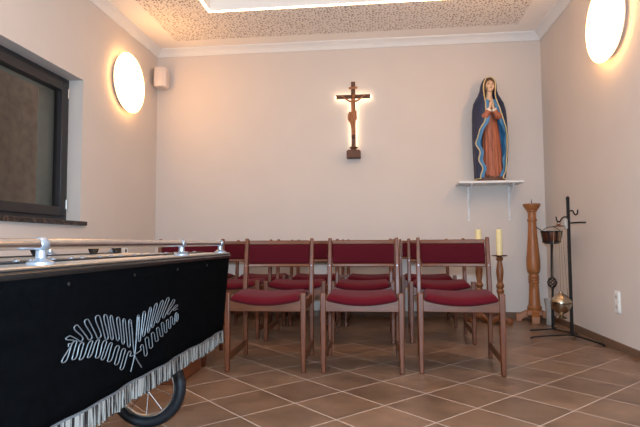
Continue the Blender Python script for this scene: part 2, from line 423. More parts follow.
# ------------------------------------------------------------------ chairs
def make_chair():
    t = empty('chair', (0, 0, 0))
    hw = .2285
    for s in (-1, 1):
        MB().bar([(s*hw, -.228, 0), (s*hw, -.23, .25), (s*hw, -.232, .466)], [.026, .032, .033], [.032, .04, .036], side=(1, 0, 0)).build('leg', M['wood'], t, bevel=.006, seg=3)
        MB().bar([(s*hw, .245, 0), (s*hw, .226, .36), (s*hw, .226, .46), (s*hw, .25, .62), (s*hw, .282, .795)], [.026, .03, .03, .028, .025], [.03, .042, .042, .034, .026], side=(1, 0, 0)).build('leg', M['wood'], t, bevel=.006, seg=3)
        MB().bar([(s*hw, -.215, .085), (s*hw, .225, .085)], .018, .045, side=(1, 0, 0)).build('stretcher', M['wood_h'], t, bevel=.004)
        MB().bar([(s*(hw-.002), -.215, .39), (s*(hw-.002), .215, .39)], .02, .06, side=(1, 0, 0)).build('side_rail', M['wood_h'], t, bevel=.003)
    def dip(x): return .034*(1-(x/.22)**2)
    # front rail with dipped upper edge
    N = 16; xs = [-.215+.43*i/N for i in range(N+1)]
    MB().quadstrip([[(x, -.244, .358), (x, -.244, .432-dip(x)), (x, -.222, .432-dip(x)), (x, -.222, .358)] for x in xs]).build('front_rail', M['wood_h'], t, bevel=.003)
    MB().box(-.215, .215, .218, .236, .36, .41).build('back_rail', M['wood_h'], t, bevel=.003)
    # cushion
    b = MB(); rings = []
    prof = [(-.252, -.006), (-.262, .008), (-.26, .024), (-.244, .036), (-.2, .043), (-.08, .046), (.08, .038), (.19, .022), (.212, .014), (.218, .004), (.21, -.012)]
    xs = [-.206, -.2, -.184, -.15, -.1, -.05, 0, .05, .1, .15, .184, .2, .206]
    for x in xs:
        edge = max(0, (abs(x)-.178)/.028)
        r = []
        for y, z in prof:
            k = 1-.75*edge**2 if z > 0 else 1
            back = (y+.262)/.48
            zz = .432 - dip(x)*(1-.72*max(0, min(1, back))) + z*k
            yy = y if not edge else y*(1-.02*edge**2)
            r.append((x, yy, zz))
        rings.append(r)
    b.quadstrip(rings).build('seat', M['red'], t, angle=80)
    # back rails and padded back, bowed away from the sitter
    def bow(x): return .026*(1-(x/.22)**2)
    def railr(z0, z1, y0, y1, th): 
        return [[(x, y0+bow(x)-th/2, z0), (x, y0+bow(x)+th/2, z0), (x, y1+bow(x)+th/2, z1), (x, y1+bow(x)-th/2, z1)] for x in [-.212+.424*i/14 for i in range(15)]]
    MB().quadstrip(railr(.752, .781, .271, .277, .022)).build('top_rail', M['wood_h'], t, bevel=.005)
    MB().quadstrip(railr(.598, .62, .243, .247, .022)).build('lower_rail', M['wood_h'], t, bevel=.005)
    rings = []
    for x in [-.21, -.206, -.194, -.16, -.1, -.05, 0, .05, .1, .16, .194, .206, .21]:
        e = max(0, (abs(x)-.194)/.016); th = .032*(1-.55*e*e)
        r = []
        for k in range(16):
            a = 2*PI*k/16; cz = math.copysign(abs(math.sin(a))**.45, math.sin(a)); cyy = math.copysign(abs(math.cos(a))**.6, math.cos(a))
            zz = .686+.067*cz
            r.append((x, .26+(zz-.686)*.18+bow(x)+th/2*cyy, zz))
        rings.append(r)
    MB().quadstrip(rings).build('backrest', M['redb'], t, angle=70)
    for s in (-1, 1):
        MB().tube([(s*hw, .236, .609), (s*hw, .229, .609)], .004, n=10).build('screw_cap', M['clamp'], t)
    return t
G = 'red upholstered wooden chairs in three rows'
proto = make_chair()
chairs = [
 (-.668, 3.275, .02, 'wooden chair with burgundy seat in front row, next to the end of the black bier'),
 (-.091, 3.295, .005, 'wooden burgundy chair in front row, standing under the crucifix between two front neighbours'),
 (.495, 3.312, -.06, 'wooden burgundy chair at right end of front row, in front of the candlesticks'),
 (-1.322, 3.372, .07, 'wooden burgundy front row chair mostly hidden behind the black draped bier'),
 (-.637, 4.235, -.01, 'second row burgundy chair directly behind the front chair next to the bier end'),
 (-.110, 4.20, .0, 'second row burgundy chair directly behind the front chair under the crucifix'),
 (.495, 4.225, -.03, 'second row burgundy chair directly behind the right end chair of the front row'),
 (-1.175, 4.30, -.01, 'second row burgundy chair partly hidden behind the bier rail, at that row\'s left end'),
 (.465, 4.985, 0., 'back row burgundy chair nearest the candlesticks, against the wall'),
 (-.056, 4.985, 0., 'back row burgundy chair below the crucifix, third chair back from the front'),
 (-.57, 4.985, -.01, 'back row burgundy chair behind the front row chair next to the bier end'),
 (-1.09, 4.985, .01, 'back row burgundy chair second from left wall, seen through gap beside the bier'),
 (-1.66, 4.985, 0., 'back row burgundy chair at far left, only its top above bier rail'),
]
for i, (x, y, rz, lb) in enumerate(chairs):
    o = proto if i == 0 else copy_tree(proto)
    o.location = (x, y, 0); o.rotation_euler = (0, 0, rz)
    tag(o, lb, 'chair', G)

# ------------------------------------------------------------------ bier
BX, BY = -.94, 1.27
t = thing('funeral_bier', (BX, BY, 0), 'wheeled funeral bier draped in black velvet with embroidered fern and silver rails', 'bier')
XP = -.66
def bl(p): return (p[0]-BX, p[1]-BY, p[2])
Y0, Y1 = .25, 2.285; XA = -1.22
# board
MB().box(XA-BX, XP+.004-BX, Y0-BY, Y1-BY, .697, .714).build('board_edge', M['black'], t, bevel=.006, seg=3)
MB().box(XA-BX, XP-BX, Y0-BY, Y1-.004-BY, .7145, .722).build('top_plate', M['alu'], t, bevel=.003)
for (xa, xb) in ((XA+.05, XA+.075), (XP-.16, XP-.10)):
    MB().box(xa-BX, xb-BX, Y0+.05-BY, Y1-.06-BY, .7225, .7265).build('rubber_strip', M['rubber'], t, bevel=.001)
for k in range(26):
    MB().lathe([(0, .008), (.002, .0075), (.004, .004)], bl((XP-.13, .42+.07*k+.012*math.sin(k*2.3), .7265)), n=10).build('rivet', M['clamp'], t)
for k, xr in enumerate((XP-.03, XA+.03)):
    MB().tube([bl((xr, Y0+.04, EYE)), bl((xr, Y1-.045, EYE))], .0115, n=16).build('side_rail', M['steel'], t, angle=50)
    for yy in (.40, 1.0, 1.775, 2.232):
        post = MB()
        post.lathe([(0, .028), (.005, .027), (.009, .017), (.014, .0105), (.03, .0095)], bl((xr, yy, .722)), n=18)
        post.build('rail_post', M['clamp'], t)
        MB().tube([bl((xr, yy-.012, EYE)), bl((xr, yy-.006, EYE)), bl((xr, yy+.006, EYE)), bl((xr, yy+.012, EYE))], [.0125, .0155, .0155, .0125], n=16).build('rail_clamp', M['clamp'], t)
    MB().tube([bl((xr, Y1-.05, EYE)), bl((xr, Y1-.04, EYE)), bl((xr, Y1-.034, EYE))], [.014, .014, .008], n=14).build('rail_cap', M['clamp'], t)
for yy in (1.62, 1.965, 2.15):
    MB().quadstrip([[bl((XA+.09+dx*k, yy+dy*k, z)) for dx, dy in ((-.012, -.03), (.012, -.03), (.012, .03), (-.012, .03))] for z, k in ((.7225, .55), (.752, 1.))]).build('coffin_stop', M['black'], t, bevel=.003)
# velvet drape: skirt round the board
b = MB(); rows = []
ZB = .388
def loop(k):
    z = .699+(ZB-.699)*k
    xa, xb, ya, yb = XA+.004, XP-.001, Y0+.004+.02*k, Y1-.008-.1*k
    pts = []
    n1, n2 = 90, 30
    for i in range(n1): pts.append((xb, ya+(yb-ya)*i/n1))
    for i in range(n2): pts.append((xb+(xa-xb)*i/n2, yb))
    for i in range(n1): pts.append((xa, yb+(ya-yb)*i/n1))
    for i in range(n2): pts.append((xa+(xb-xa)*i/n2, ya))
    out = []
    for x, y in pts:
        wv = .004*k*math.sin(y*17+x*9)+.002*k*math.sin(y*41)
        out.append(bl((x+wv-(.0 if x > -.9 else 0), y, z)))
    return out
b.quadstrip([loop(k/10) for k in range(11)], True, False)
dr = b.build('pall_drape', M['velvet'], t, angle=60)
md = dr.modifiers.new('so', 'SOLIDIFY'); md.thickness = .003; md.offset = -1
# fringe
b = MB(); lp = loop(1.0)
def along(lp, step):
    out = []; n = len(lp)
    for i in range(n):
        p, q = Vector(lp[i]), Vector(lp[(i+1) % n]); L_ = (q-p).length; m = max(1, round(L_/step))
        for j in range(m): out.append((p+(q-p)*j/m, (q-p).normalized()))
    return out
for p, d in along(lp, .0044):
    nrm = d.cross(Vector((0, 0, 1))); h = .046+random.uniform(-.004, .004); sh = random.uniform(-.004, .004); ow = random.uniform(.0, .004)
    a = p+nrm*.002
    r1 = [a-d*.0021, a+d*.0021, a+d*.0021+nrm*.003, a-d*.0021+nrm*.003]
    e_ = a+d*sh+nrm*ow-Vector((0, 0, h))
    r2_ = [e_-d*.0019, e_+d*.0019, e_+d*.0019+nrm*.002, e_-d*.0019+nrm*.002]
    b.quadstrip([r1, r2_])
b.build('fringe', M['fringe'], dr, smooth=False)
b = MB(); n = len(lp)
pp = [Vector(p) for p in lp]
for k in range(n):
    b.bar([pp[k], pp[(k+1) % n]], .007, .009)
b.build('fringe_braid', M['silver'], dr, smooth=False)
# fern embroidery: looped cord, two fronds
FX = XP+.0035
UT = [(1.046,.566),(1.075,.585),(1.117,.592),(1.164,.594),(1.2,.591),(1.228,.585),(1.263,.576),(1.295,.567),(1.328,.56)]
UB = [(1.072,.553),(1.107,.551),(1.144,.546),(1.183,.542),(1.216,.531),(1.24,.526),(1.27,.518),(1.297,.503),(1.33,.489)]
LT = [(1.331,.476),(1.298,.49),(1.266,.504),(1.231,.518),(1.202,.529),(1.17,.537),(1.14,.54),(1.103,.543),(1.076,.552)]
LB = [(1.289,.438),(1.262,.457),(1.227,.473),(1.194,.485),(1.172,.495),(1.137,.505),(1.105,.507),(1.077,.513),(1.041,.515)]
RUT = [(1.374,.565),(1.411,.571),(1.45,.577),(1.49,.584),(1.534,.588),(1.579,.592),(1.628,.581),(1.654,.561)]
RUB = [(1.377,.493),(1.401,.503),(1.432,.508),(1.458,.518),(1.492,.527),(1.535,.536),(1.573,.543),(1.62,.549)]
RLT = [(1.395,.479),(1.426,.495),(1.465,.502),(1.5,.511),(1.535,.521),(1.573,.524),(1.605,.529),(1.646,.536)]
RLB = [(1.421,.443),(1.453,.459),(1.494,.471),(1.529,.479),(1.559,.486),(1.59,.494),(1.622,.501),(1.647,.507)]
def hairpins(tops, bots, start, end, w=.25, skew=.0):
    """one cord snaking between the outer and the inner turning points"""
    pts = [start]; n = len(tops)
    for i in range(n):
        (ty, tz), (by, bz) = tops[i], bots[i]
        k, m = (i, i+1) if i < n-1 else (i-1, i)
        sy_, sz_ = (tops[m][0]-tops[k][0]+bots[m][0]-bots[k][0])*.5*w, (tops[m][1]-tops[k][1]+bots[m][1]-bots[k][1])*.5*w
        dy, dz = by-ty, bz-tz
        pts += [(ty+dy*.2-sy_, tz+dz*.2-sz_), (ty-sy_*.6, tz-sz_*.6), (ty+sy_*.6, tz+sz_*.6), (ty+dy*.2+sy_, tz+dz*.2+sz_),
                (by-dy*.2+sy_*.0, bz-dz*.2+sz_*.0), (by+sy_*.4, bz+sz_*.4), (by+sy_*1.6, bz+sz_*1.6), (by-dy*.2+sy_*2, bz-dz*.2+sz_*2)]
    pts.append(end)
    return smooth_path([bl((FX, y, z)) for y, z in pts], 4)
BASE = (1.354, .463)
em = MB()
CR = .00135
em.tube(hairpins(list(reversed(UT)), list(reversed(UB)), (1.345, .50), (1.05, .545)), CR, n=6)
em.tube(hairpins(list(LT), list(LB), BASE, (1.06, .545)), CR, n=6)
em.tube(hairpins(list(RUT), list(RUB), (1.362, .49), (1.66, .548)), CR, n=6)
em.tube(hairpins(list(RLT), list(RLB), BASE, (1.665, .53)), CR, n=6)
for st in ([(1.333, .423), BASE, (1.362, .5), (1.374, .562)], [(1.397, .42), (1.37, .445), BASE, (1.345, .49), (1.338, .53), (1.33, .555)]):
    em.tube(smooth_path([bl((FX+.001, y, z)) for y, z in st], 6), CR*1.15, n=6)
em.build('fern_embroidery', M['silver'], dr, angle=60)
for yy in (.75, 1.049, 1.353, 1.66, 1.96):
    MB().ball(bl((XP+.002, yy, .678)), (.0025, .0045, .0045), 10, 6).build('stud', M['iron'], dr)
# undercarriage
MB().bar([bl((BX, Y0+.3, .6)), bl((BX, Y1-.12, .6))], .05, .05).build('chassis_beam', M['black'], t, bevel=.004)
MB().box(-.25, .25, Y0+.12-BY, Y1-.17-BY, .64, .697).build('chassis_frame', M['black'], t, bevel=.004)
def wheel(cx, cyy, ang, r=.165):
    # the wheel plane is turned by ang about z; axle along (sin, -cos)
    ax = Vector((math.sin(ang), -math.cos(ang), 0)); tg = Vector((math.cos(ang), math.sin(ang), 0)); Z = Vector((0, 0, 1))
    c0 = Vector(bl((cx, cyy, r)))
    def ringprof(prof, n=48):
        return [[c0+(tg*math.cos(2*PI*k/n)+Z*math.sin(2*PI*k/n))*rr+ax*a for k in range(n)] for rr, a in prof]
    def torus(R, ra, rb, name, m, par):
        prof = [(R+ra*math.cos(2*PI*j/12), rb*math.sin(2*PI*j/12)) for j in range(12)]
        rr = ringprof(prof); rr.append(rr[0])
        b = MB(); b.quadstrip(rr, True, False); bmesh.ops.remove_doubles(b.bm, verts=b.bm.verts, dist=1e-6)
        return b.build(name, m, par, angle=70)
    wh = torus(r-.0215, .0215, .026, 'wheel', M['rubber'], t)
    torus(r-.046, .006, .016, 'rim', M['alu'], wh)
    MB().tube([c0-ax*.045, c0-ax*.03, c0+ax*.03, c0+ax*.045], [.012, .02, .02, .012], n=14).build('hub', M['iron'], wh)
    for k in range(10):
        a = 2*PI*k/10+.3; q = tg*math.cos(a)+Z*math.sin(a); s_ = (-1)**k*.014
        MB().tube([c0+q*.018+ax*s_, c0+q*(r-.046)], .0022, n=6).build('spoke', M['steel'], wh)
    f = MB()
    for s_ in (-1, 1):
        f.bar([c0+ax*s_*.05, c0+ax*s_*.05+Z*.22, c0+ax*s_*.03+Z*.27], .03, .008, side=tuple(tg))
    f.tube([c0+Z*.262, c0+Z*.48], .016); f.box(c0.x-.05, c0.x+.05, c0.y-.05, c0.y+.05, c0.z+.26, c0.z+.272)
    f.build('fork', M['iron'], t)
wheel(-.962, 2.105, .05)
wheel(-1.13, .62, PI/2); wheel(-.80, .62, PI/2)

# low box glimpsed behind the wheel
tb = thing('low_wooden_box', (-1.27, 2.91, 0), 'low reddish brown wooden box glimpsed under the fringe behind the wheel', 'box')
b = MB(); b.box(-.2, .2, -.18, -.162, 0, .19); b.box(-.2, .2, .162, .18, 0, .19); b.box(.182, .2, -.162, .162, 0, .19); b.box(-.2, -.182, -.162, .162, 0, .19)
b.build('box_sides', M['boxwood'], tb, bevel=.003)
MB().box(-.205, .205, -.185, .185, .19, .21).build('box_lid', M['boxwood'], tb, bevel=.004)

# ------------------------------------------------------------------ crucifix
cx, cyy = -.2245, YB
t = thing('wall_crucifix', (cx, cyy, 1.637), 'dark wooden crucifix with backlight glow and carved figure on the back wall', 'crucifix')
O = 1.637
yc = -.062    # centre plane of the beams in front of the wall
MB().box(-.022, .022, yc-.014, yc+.014, 1.745-O, 2.439-O).build('upright_beam', M['crosswood'], t, bevel=.003)
MB().box(-.180, .180, yc-.012, yc+.012, 2.263-O, 2.302-O).build('cross_beam', M['crosswood'], t, bevel=.003)
b = MB(); b.box(-.072, .072, -.11, -.001, 0, .074); b.box(-.06, .06, -.098, -.001, .074, .084); b.lathe([(.084, .03), (.1, .028), (.104, .044), (.114, .044), (.118, .028), (.13, .022)], (0, yc, 0), sy=.8)
b.build('pedestal', M['crosswood'], t, bevel=.004)
# title scroll
MB().quadstrip([[(x, yc-.016-.006*math.cos(x*60), 2.372-O+.012+.05*x), (x, yc-.013-.006*math.cos(x*60), 2.372-O+.012+.05*x), (x, yc-.013-.006*math.cos(x*60), 2.372-O-.012+.05*x), (x, yc-.016-.006*math.cos(x*60), 2.372-O-.012+.05*x)] for x in [-.045+.09*i/10 for i in range(11)]]).build('title_scroll', M['corpus'], t)
b = MB(); b.box(-.015, .015, yc+.016, yc+.03, 1.76-O, 2.30-O); b.box(-.188, .188, yc+.014, yc+.03, 2.271-O, 2.298-O)
b.box(-.02, .02, yc+.03, -.001, 2.05-O, 2.09-O)
b.build('led_backlight', M['crossglow'], t, smooth=False)
# carved figure
yf = yc-.03
b = MB()
def P(x, y, z): return (x, yf+y, z-O)
b.tube([P(.004, .004, 2.083), P(.004, -.004, 2.12), P(.0, -.008, 2.155), P(-.002, -.006, 2.2), P(-.001, -.006, 2.232), P(0, -.01, 2.245)], [.026, .03, .024, .031, .03, .014], n=14, sq=.75)
b.tube([P(0, -.01, 2.238), P(.003, -.016, 2.258)], [.011, .011], n=10)
b.ball(P(.006, -.022, 2.277), (.0165, .019, .022), 14, 10)
b.ball(P(.007, -.041, 2.272), (.003, .005, .005), 8, 6)
for s in (-1, 1):
    b.tube([P(s*.026, -.006, 2.222), P(s*.062, .0, 2.243), P(s*.095, .008, 2.272), P(s*.104, .01, 2.281)], [.0115, .0095, .007, .006], n=10)
    b.ball(P(s*.108, .008, 2.284), (.009, .005, .007), 8, 6)
    for k in range(4): b.tube([P(s*.112, .006, 2.288-.004*k), P(s*(.121-.001*abs(k-1)), -.001, 2.291-.0045*k)], .0022, n=6)
    b.tube([P(s*.106, .004, 2.287), P(s*.104, -.004, 2.296)], .0023, n=6)
    b.tube([P(s*.014, .002, 2.09), P(s*.016-.004, -.018, 2.015), P(s*.012-.002, -.008, 1.97), P(s*.007, .002, 1.905)], [.0195, .0165, .0135, .009], n=10)
    b.tube([P(s*.007, .002, 1.908), P(s*.006, -.02, 1.885), P(s*.005, -.03, 1.868)], [.009, .0085, .005], n=8)
b.build('carved_figure', M['corpus'], t, remesh=.0028)
b = MB()
b.ball(P(.005, -.014, 2.285), (.0195, .018, .022), 14, 10)
for s in (-1, 1): b.tube([P(.005+s*.014, -.014, 2.285), P(.004+s*.019, -.012, 2.255)], [.009, .005], n=8)
b.build('hair', M['crosswood'], t)
MB().lathe([(-.004, .021), (0, .024), (.004, .021)], P(.005, -.02, 2.292), n=18).build('thorn_crown', M['crosswood'], t)
b = MB()
rings = []
for i in range(9):
    k = i/8; z = 2.115-.095*k; rr = .031+.006*k
    rings.append([P(.002-.004*k+rr*math.cos(a)*(1+.09*math.sin(a*7+k*2)), -.006-.002*k+rr*.72*math.sin(a)*(1+.09*math.sin(a*7)), z+.01*math.cos(a)) for a in [2*PI*j/32 for j in range(32)]])
b.quadstrip(rings)
b.tube([P(-.03, -.012, 2.112), P(-.042, -.014, 2.08), P(-.045, -.012, 2.04), P(-.038, -.01, 2.005)], [.012, .014, .013, .005], n=8)
b.build('loincloth', M['corpus'], t)
b = MB(); b.box(-.02, .02, yf-.03, yf+.018, 1.845-O, 1.86-O); b.build('foot_rest', M['crosswood'], t, bevel=.003)

# ------------------------------------------------------------------ shelf and statue
SX, SZ = 1.115, 1.357
t = thing('wall_shelf', (SX, YB, SZ), 'white wall shelf on two brackets holding the blue cloaked statue', 'shelf')
MB().box(-.305, .305, -.25, -.001, -.024, 0).build('shelf_board', M['white'], t, bevel=.004)
for xb in (.935-SX, 1.335-SX):
    br = MB().box(xb-.011, xb+.011, -.012, -.001, -.385, -.024).build('bracket', M['white'], t, bevel=.003)
    MB().box(xb-.011, xb+.011, -.21, -.012, -.036, -.024).build('bracket_arm', M['white'], br, bevel=.003)
    MB().bar(smooth_path([(xb, -.012, -.25), (xb, -.05, -.17), (xb, -.12, -.1), (xb, -.19, -.037)], 5), .008, .014, side=(1, 0, 0)).build('bracket_brace', M['white'], br)
    for zz in (-.09, -.2, -.35): MB().tube([(xb, -.016, zz), (xb, -.012, zz)], .006, n=10).build('screw_head', M['alu'], br)

TX, TY, TZ = 1.128, 5.235, SZ
t = thing('madonna_statue', (TX, TY, TZ), 'painted statue of praying woman in navy cloak and rust dress on white shelf', 'statue')
# all heights below are above the shelf
b = MB()
b.quadstrip([[(x*k, y*k, z) for x, y in [(-.115+.0, -.075), (-.06, -.1), (.07, -.1), (.125, -.075), (.125, .09), (-.115, .09)]] for z, k in ((0, 1.), (.038, .98), (.045, .94))])
b.build('plinth', M['plinth'], t, bevel=.003)
# dress with pleats
dt = [(.043, .100, .086, .022), (.12, .096, .082, .022), (.3, .09, .076, .02), (.5, .082, .07, .012), (.6, .074, .066, .006), (.68, .083, .068, -.002), (.74, .085, .064, -.002), (.79, .06, .05, 0), (.82, .035, .036, .0), (.835, .03, .03, -.002)]
rings = []; nn = 72
for i in range(46):
    z = .043+(.835-.043)*i/45; rx, ry, xo = interp(dt, z); pl = .055*max(0, min(1, (.66-z)/.4))
    r = []
    for k in range(nn):
        a = 2*PI*k/nn; m_ = 1+pl*math.sin(a*15+.6*math.sin(z*6))+pl*.4*math.sin(a*8+1)
        r.append((xo+rx*m_*math.cos(a), ry*m_*math.sin(a)-.008, z+(.012*math.sin(a*5) if i == 0 else 0)))
    rings.append(r)
MB().quadstrip(rings).build('dress', M['dress'], t, angle=75)
for s in (-1, 1):   # sleeves
    MB().tube(smooth_path([(s*.075, -.01, .74), (s*.086, -.045, .67), (s*.072, -.09, .63), (s*.046, -.112, .65), (s*.026, -.122, .682)], 4), [.034]*4+[.036]*4+[.036]*4+[.032]*4+[.028], n=14).build('sleeve', M['dress'], t)
    MB().tube([(s*.03, -.12, .676), (s*.021, -.125, .70)], [.027, .024], n=14).build('cuff', mat('white_cuff', (226, 216, 200), .6, noise=.05), t)
# body: head, neck and praying hands (one carved surface)
HZ = .948; HX = .004
b = MB()
b.ball((HX, -.05, HZ), (.043, .05, .056), 20, 14)
b.ball((HX+.001, -.062, HZ-.03), (.032, .036, .034), 16, 10)
b.ball((HX+.002, -.072, HZ-.053), (.014, .018, .012), 10, 8)
b.tube([(HX+.001, -.107, HZ+.012), (HX+.001, -.113, HZ-.004), (HX+.001, -.102, HZ-.01)], [.006, .0105, .006], n=10)
for s in (-1, 1):
    b.ball((HX+s*.024, -.08, HZ-.016), (.016, .02, .016), 10, 8)
    b.ball((HX+s*.017, -.092, HZ+.02), (.014, .01, .006), 10, 6)
b.ball((HX+.001, -.095, HZ-.029), (.012, .008, .004), 10, 6)
b.tube([(HX, -.045, HZ-.03), (0, -.03, HZ-.09), (0, -.01, HZ-.14)], [.028, .029, .045], n=16)
b.build('head', M['skin'], t, remesh=.0035)
for s in (-1, 1):
    MB().ball((HX+s*.0175, -.0985, HZ+.008), (.0075, .003, .0032), 10, 6).build('eye', M['eye'], t)
    MB().tube([(HX+s*.008, -.1035, HZ+.021), (HX+s*.018, -.1025, HZ+.0245), (HX+s*.027, -.0955, HZ+.021)], .0016, n=6).build('eyebrow', M['hair'], t)
MB().tube([(HX-.011, -.1, HZ-.029), (HX-.004, -.1045, HZ-.0275), (HX+.006, -.1045, HZ-.0275), (HX+.013, -.1, HZ-.029)], [.0015, .0034, .0034, .0015], n=8).build('mouth', M['lip'], t)
for s in (-1, 1):
    b = MB()
    b.tube([(s*.021, -.123, .695), (s*.0125, -.128, .73)], [.016, .014], n=10, sq=.8)
    b.tube([(s*.0115, -.128, .722), (s*.0095, -.129, .75), (s*.0085, -.129, .765)], [.0125, .014, .012], n=12, sq=1.)
    for k, (dy, ln) in enumerate(((-.016, .038), (-.006, .048), (.004, .045), (.013, .034))):
        b.tube([(s*.0085, -.129+dy, .758), (s*.0065, -.129+dy*.9, .758+ln*.55), (s*.0045, -.129+dy*.7, .758+ln)], [.0062, .0056, .0042], n=8)
    b.tube([(s*.013, -.14, .73), (s*.011, -.15, .752), (s*.0065, -.15, .772)], [.0065, .0062, .0045], n=8)
    b.build('hand', M['skin'], t, remesh=.0026)
# hair framing the face
b = MB()
for s in (-1, 1):
    b.tube(smooth_path([(HX, -.068, HZ+.064), (HX+s*.034, -.066, HZ+.048), (HX+s*.046, -.058, HZ+.006), (HX+s*.05, -.048, HZ-.045), (HX+s*.046, -.056, HZ-.095)], 4), [.008]*5+[.009]*5+[.009]*5+[.008]*2, n=8)
b.build('hair', M['hair'], t)
# cloak: an open shell from one front edge round the back to the other
ct = [  # z, half width, half depth, left opening angle, right opening angle (from the front, radians), x offset
 (.02, .145, .105, .72, .95, -.006), (.1, .150, .108, .74, 1.0, -.002), (.2, .158, .11, .82, 1.08, .002), (.35, .166, .112, .98, 1.22, .004), (.45, .168, .112, .98, 1.2, .002),
 (.52, .167, .113, .66, 1.02, .0), (.575, .166, .114, .42, .82, .0), (.62, .165, .115, .34, .72, -.002), (.70, .160, .113, .32, .58, -.004), (.77, .146, .105, .34, .46, -.006), (.82, .120, .094, .44, .46, -.008), (.86, .096, .086, .58, .58, -.008),
 (.91, .080, .085, .80, .80, -.004), (.96, .076, .086, .86, .86, .0), (1.0, .064, .078, .84, .84, .002), (1.03, .042, .056, .7, .7, .003), (1.045, .014, .02, .5, .5, .003)]
def shell(inset, extra, z0, z1, wave=0):
    rows = []; nz, na = 60, 56
    for i in range(nz+1):
        z = z0+(z1-z0)*i/nz; rx, ry, al, ar, xo = interp(ct, z)
        rx -= inset; ry -= inset
        wv = wave*math.sin(z*38) if z < .5 else 0
        fl = max(0, min(1, (.8-z)/.5))
        a0 = -PI/2-(al-extra+wv); a1 = -PI/2+(ar-extra-wv)
        # sweep the long way round the back
        r = []
        for k in range(na+1):
            a = a0-(2*PI-(a1-a0))*k/na
            m_ = 1+.035*fl*math.sin(a*9+z*3)
            x = xo+max(rx, .004)*m_*math.cos(a); y = -.02+max(ry, .004)*m_*math.sin(a)
            if z > .86: y += .006*min(1, (z-.86)/.08)
            r.append((x, y, z))
        rows.append(r)
    return rows
rows = shell(0, 0, .022, 1.045, .1)
b = MB(); b.quadstrip(rows, False, False)
clk = b.build('cloak', M['cloak'], t, angle=80)
md = clk.modifiers.new('so', 'SOLIDIFY'); md.thickness = .006; md.offset = 0
rl = shell(.011, .26, .03, .80, .1)
b = MB(); b.quadstrip(rl, False, False)
o = b.build('cloak_lining', M['lining'], t, angle=80)
md = o.modifiers.new('so', 'SOLIDIFY'); md.thickness = .004; md.offset = 0
for idx in (0, -1):
    b = MB(); b.tube([r[idx] for r in rows], .0055, n=8); b.build('gilt_trim', M['gold'], t)
b = MB(); b.tube([p for p in rows[0]], .0045, n=8); b.build('gilt_trim', M['gold'], t)
# rosary
b = MB()
for i in range(26):
    z = .70-.016*i; zz = max(z, .3); yd = -.135-.004*math.sin(i*.3) if z > .62 else -.098-.03*max(0, (z-.5)/.12)
    b.ball((.006+.004*math.sin(i*.5), yd, z), .0048, 8, 6)
b.build('rosary', M['plinth'], t)

# ------------------------------------------------------------------ paschal candle stand
px, py = 1.50, 5.185
t = thing('paschal_candle_stand', (px, py, 0), 'tall light oak turned candle stand with metal spike in corner, without a candle', 'candle stand', rz=-.22)
k_ = py/5.15
MB().lathe([(.105, .056), (.125, .066), (.14, .066), (.15, .058), (.16, .054), (.2, .051), (.3, .046), (.36, .043), (.372, .05), (.383, .05), (.39, .044), (.397, .05), (.408, .05), (.415, .044), (.422, .05), (.433, .05), (.44, .042), (.452, .042),
            (.47, .056), (.5, .062), (.55, .064), (.6, .062), (.7, .053), (.82, .044), (.9, .040), (.955, .038), (.962, .045), (.975, .046), (.984, .038), (1.02, .037), (1.045, .038), (1.055, .047), (1.066, .048), (1.072, .055), (1.1, .074), (1.118, .080), (1.128, .080), (1.13, .07), (1.122, .03), (1.12, .004)], n=40).build('turned_shaft', M['oak'], t, angle=35)
fb = MB()
fb.box(-.07, .07, -.07, .07, .06, .11)
base = fb.build('base_block', M['oak'], t, bevel=.008)
for k in range(4):
    a = k*PI/2+PI*.0; d = Vector((math.cos(a), math.sin(a), 0)); sd = Vector((-math.sin(a), math.cos(a), 0))
    prof = [(.06, .105), (.09, .1), (.125, .075), (.155, .07), (.168, .06), (.168, 0), (.12, 0), (.115, .02), (.09, .035), (.06, .04)]
    MB().quadstrip([[d*r+sd*w_+Vector((0, 0, z)) for r, z in prof] for w_ in (-.036, .036)]).build('foot', M['oak'], t, bevel=.005)
MB().lathe([(1.12, .006), (1.14, .005), (1.178, .001)], n=10).build('spike', M['iron'], t)

# ------------------------------------------------------------------ two candlesticks
def candlestick(x, y, label, clabel, h):
    t = thing('candlestick', (x, y, 0), label, 'candlestick', 'turned wooden candlesticks', rz=.5)
    MB().lathe([(.045, .05), (.06, .045), (.07, .03), (.085, .022), (.1, .03), (.115, .03), (.125, .022), (.16, .02), (.25, .022), (.285, .03), (.3, .036), (.315, .03), (.325, .024), (.335, .034), (.35, .038), (.365, .03), (.38, .022), (.43, .030), (.48, .034), (.53, .029), (.57, .022), (.585, .020), (.592, .03), (.603, .034), (.612, .026), (.622, .03), (.626, .02)], n=28).build('turned_stem', M['brownwood'], t, angle=35)
    MB().lathe([(.626, .02), (.628, .06), (.634, .07), (.638, .07), (.636, .058), (.632, .03), (.631, .005)], n=32).build('drip_pan', M['copper'], t, angle=35)
    for k in range(4):
        a = k*PI/2; d = Vector((math.cos(a), math.sin(a), 0)); sd = Vector((-math.sin(a), math.cos(a), 0))
        prof = [(.0, .062), (.04, .06), (.08, .05), (.115, .04), (.13, .03), (.13, 0), (.1, 0), (.08, .015), (.03, .024), (0, .024)]
        MB().quadstrip([[d*r+sd*w_+Vector((0, 0, z)) for r, z in prof] for w_ in (-.024, .024)]).build('foot', M['brownwood'], t, bevel=.004)
    c = thing('candle', (x, y, .632), clabel, 'candle', 'ivory pillar candles')
    MB().lathe([(.0, .028), (h-.006, .0275), (h, .024), (h-.003, .018), (h-.006, .002)], n=24).build('wax_body', M['wax'], c, angle=50)
    MB().tube([(0, 0, h-.006), (.001, 0, h+.012)], .0018, n=6).build('wick', M['wick'], c)
candlestick(1.155, 5.05, 'turned wooden candlestick standing right beside the front row end chair', 'ivory pillar candle on the right candlestick', .252)
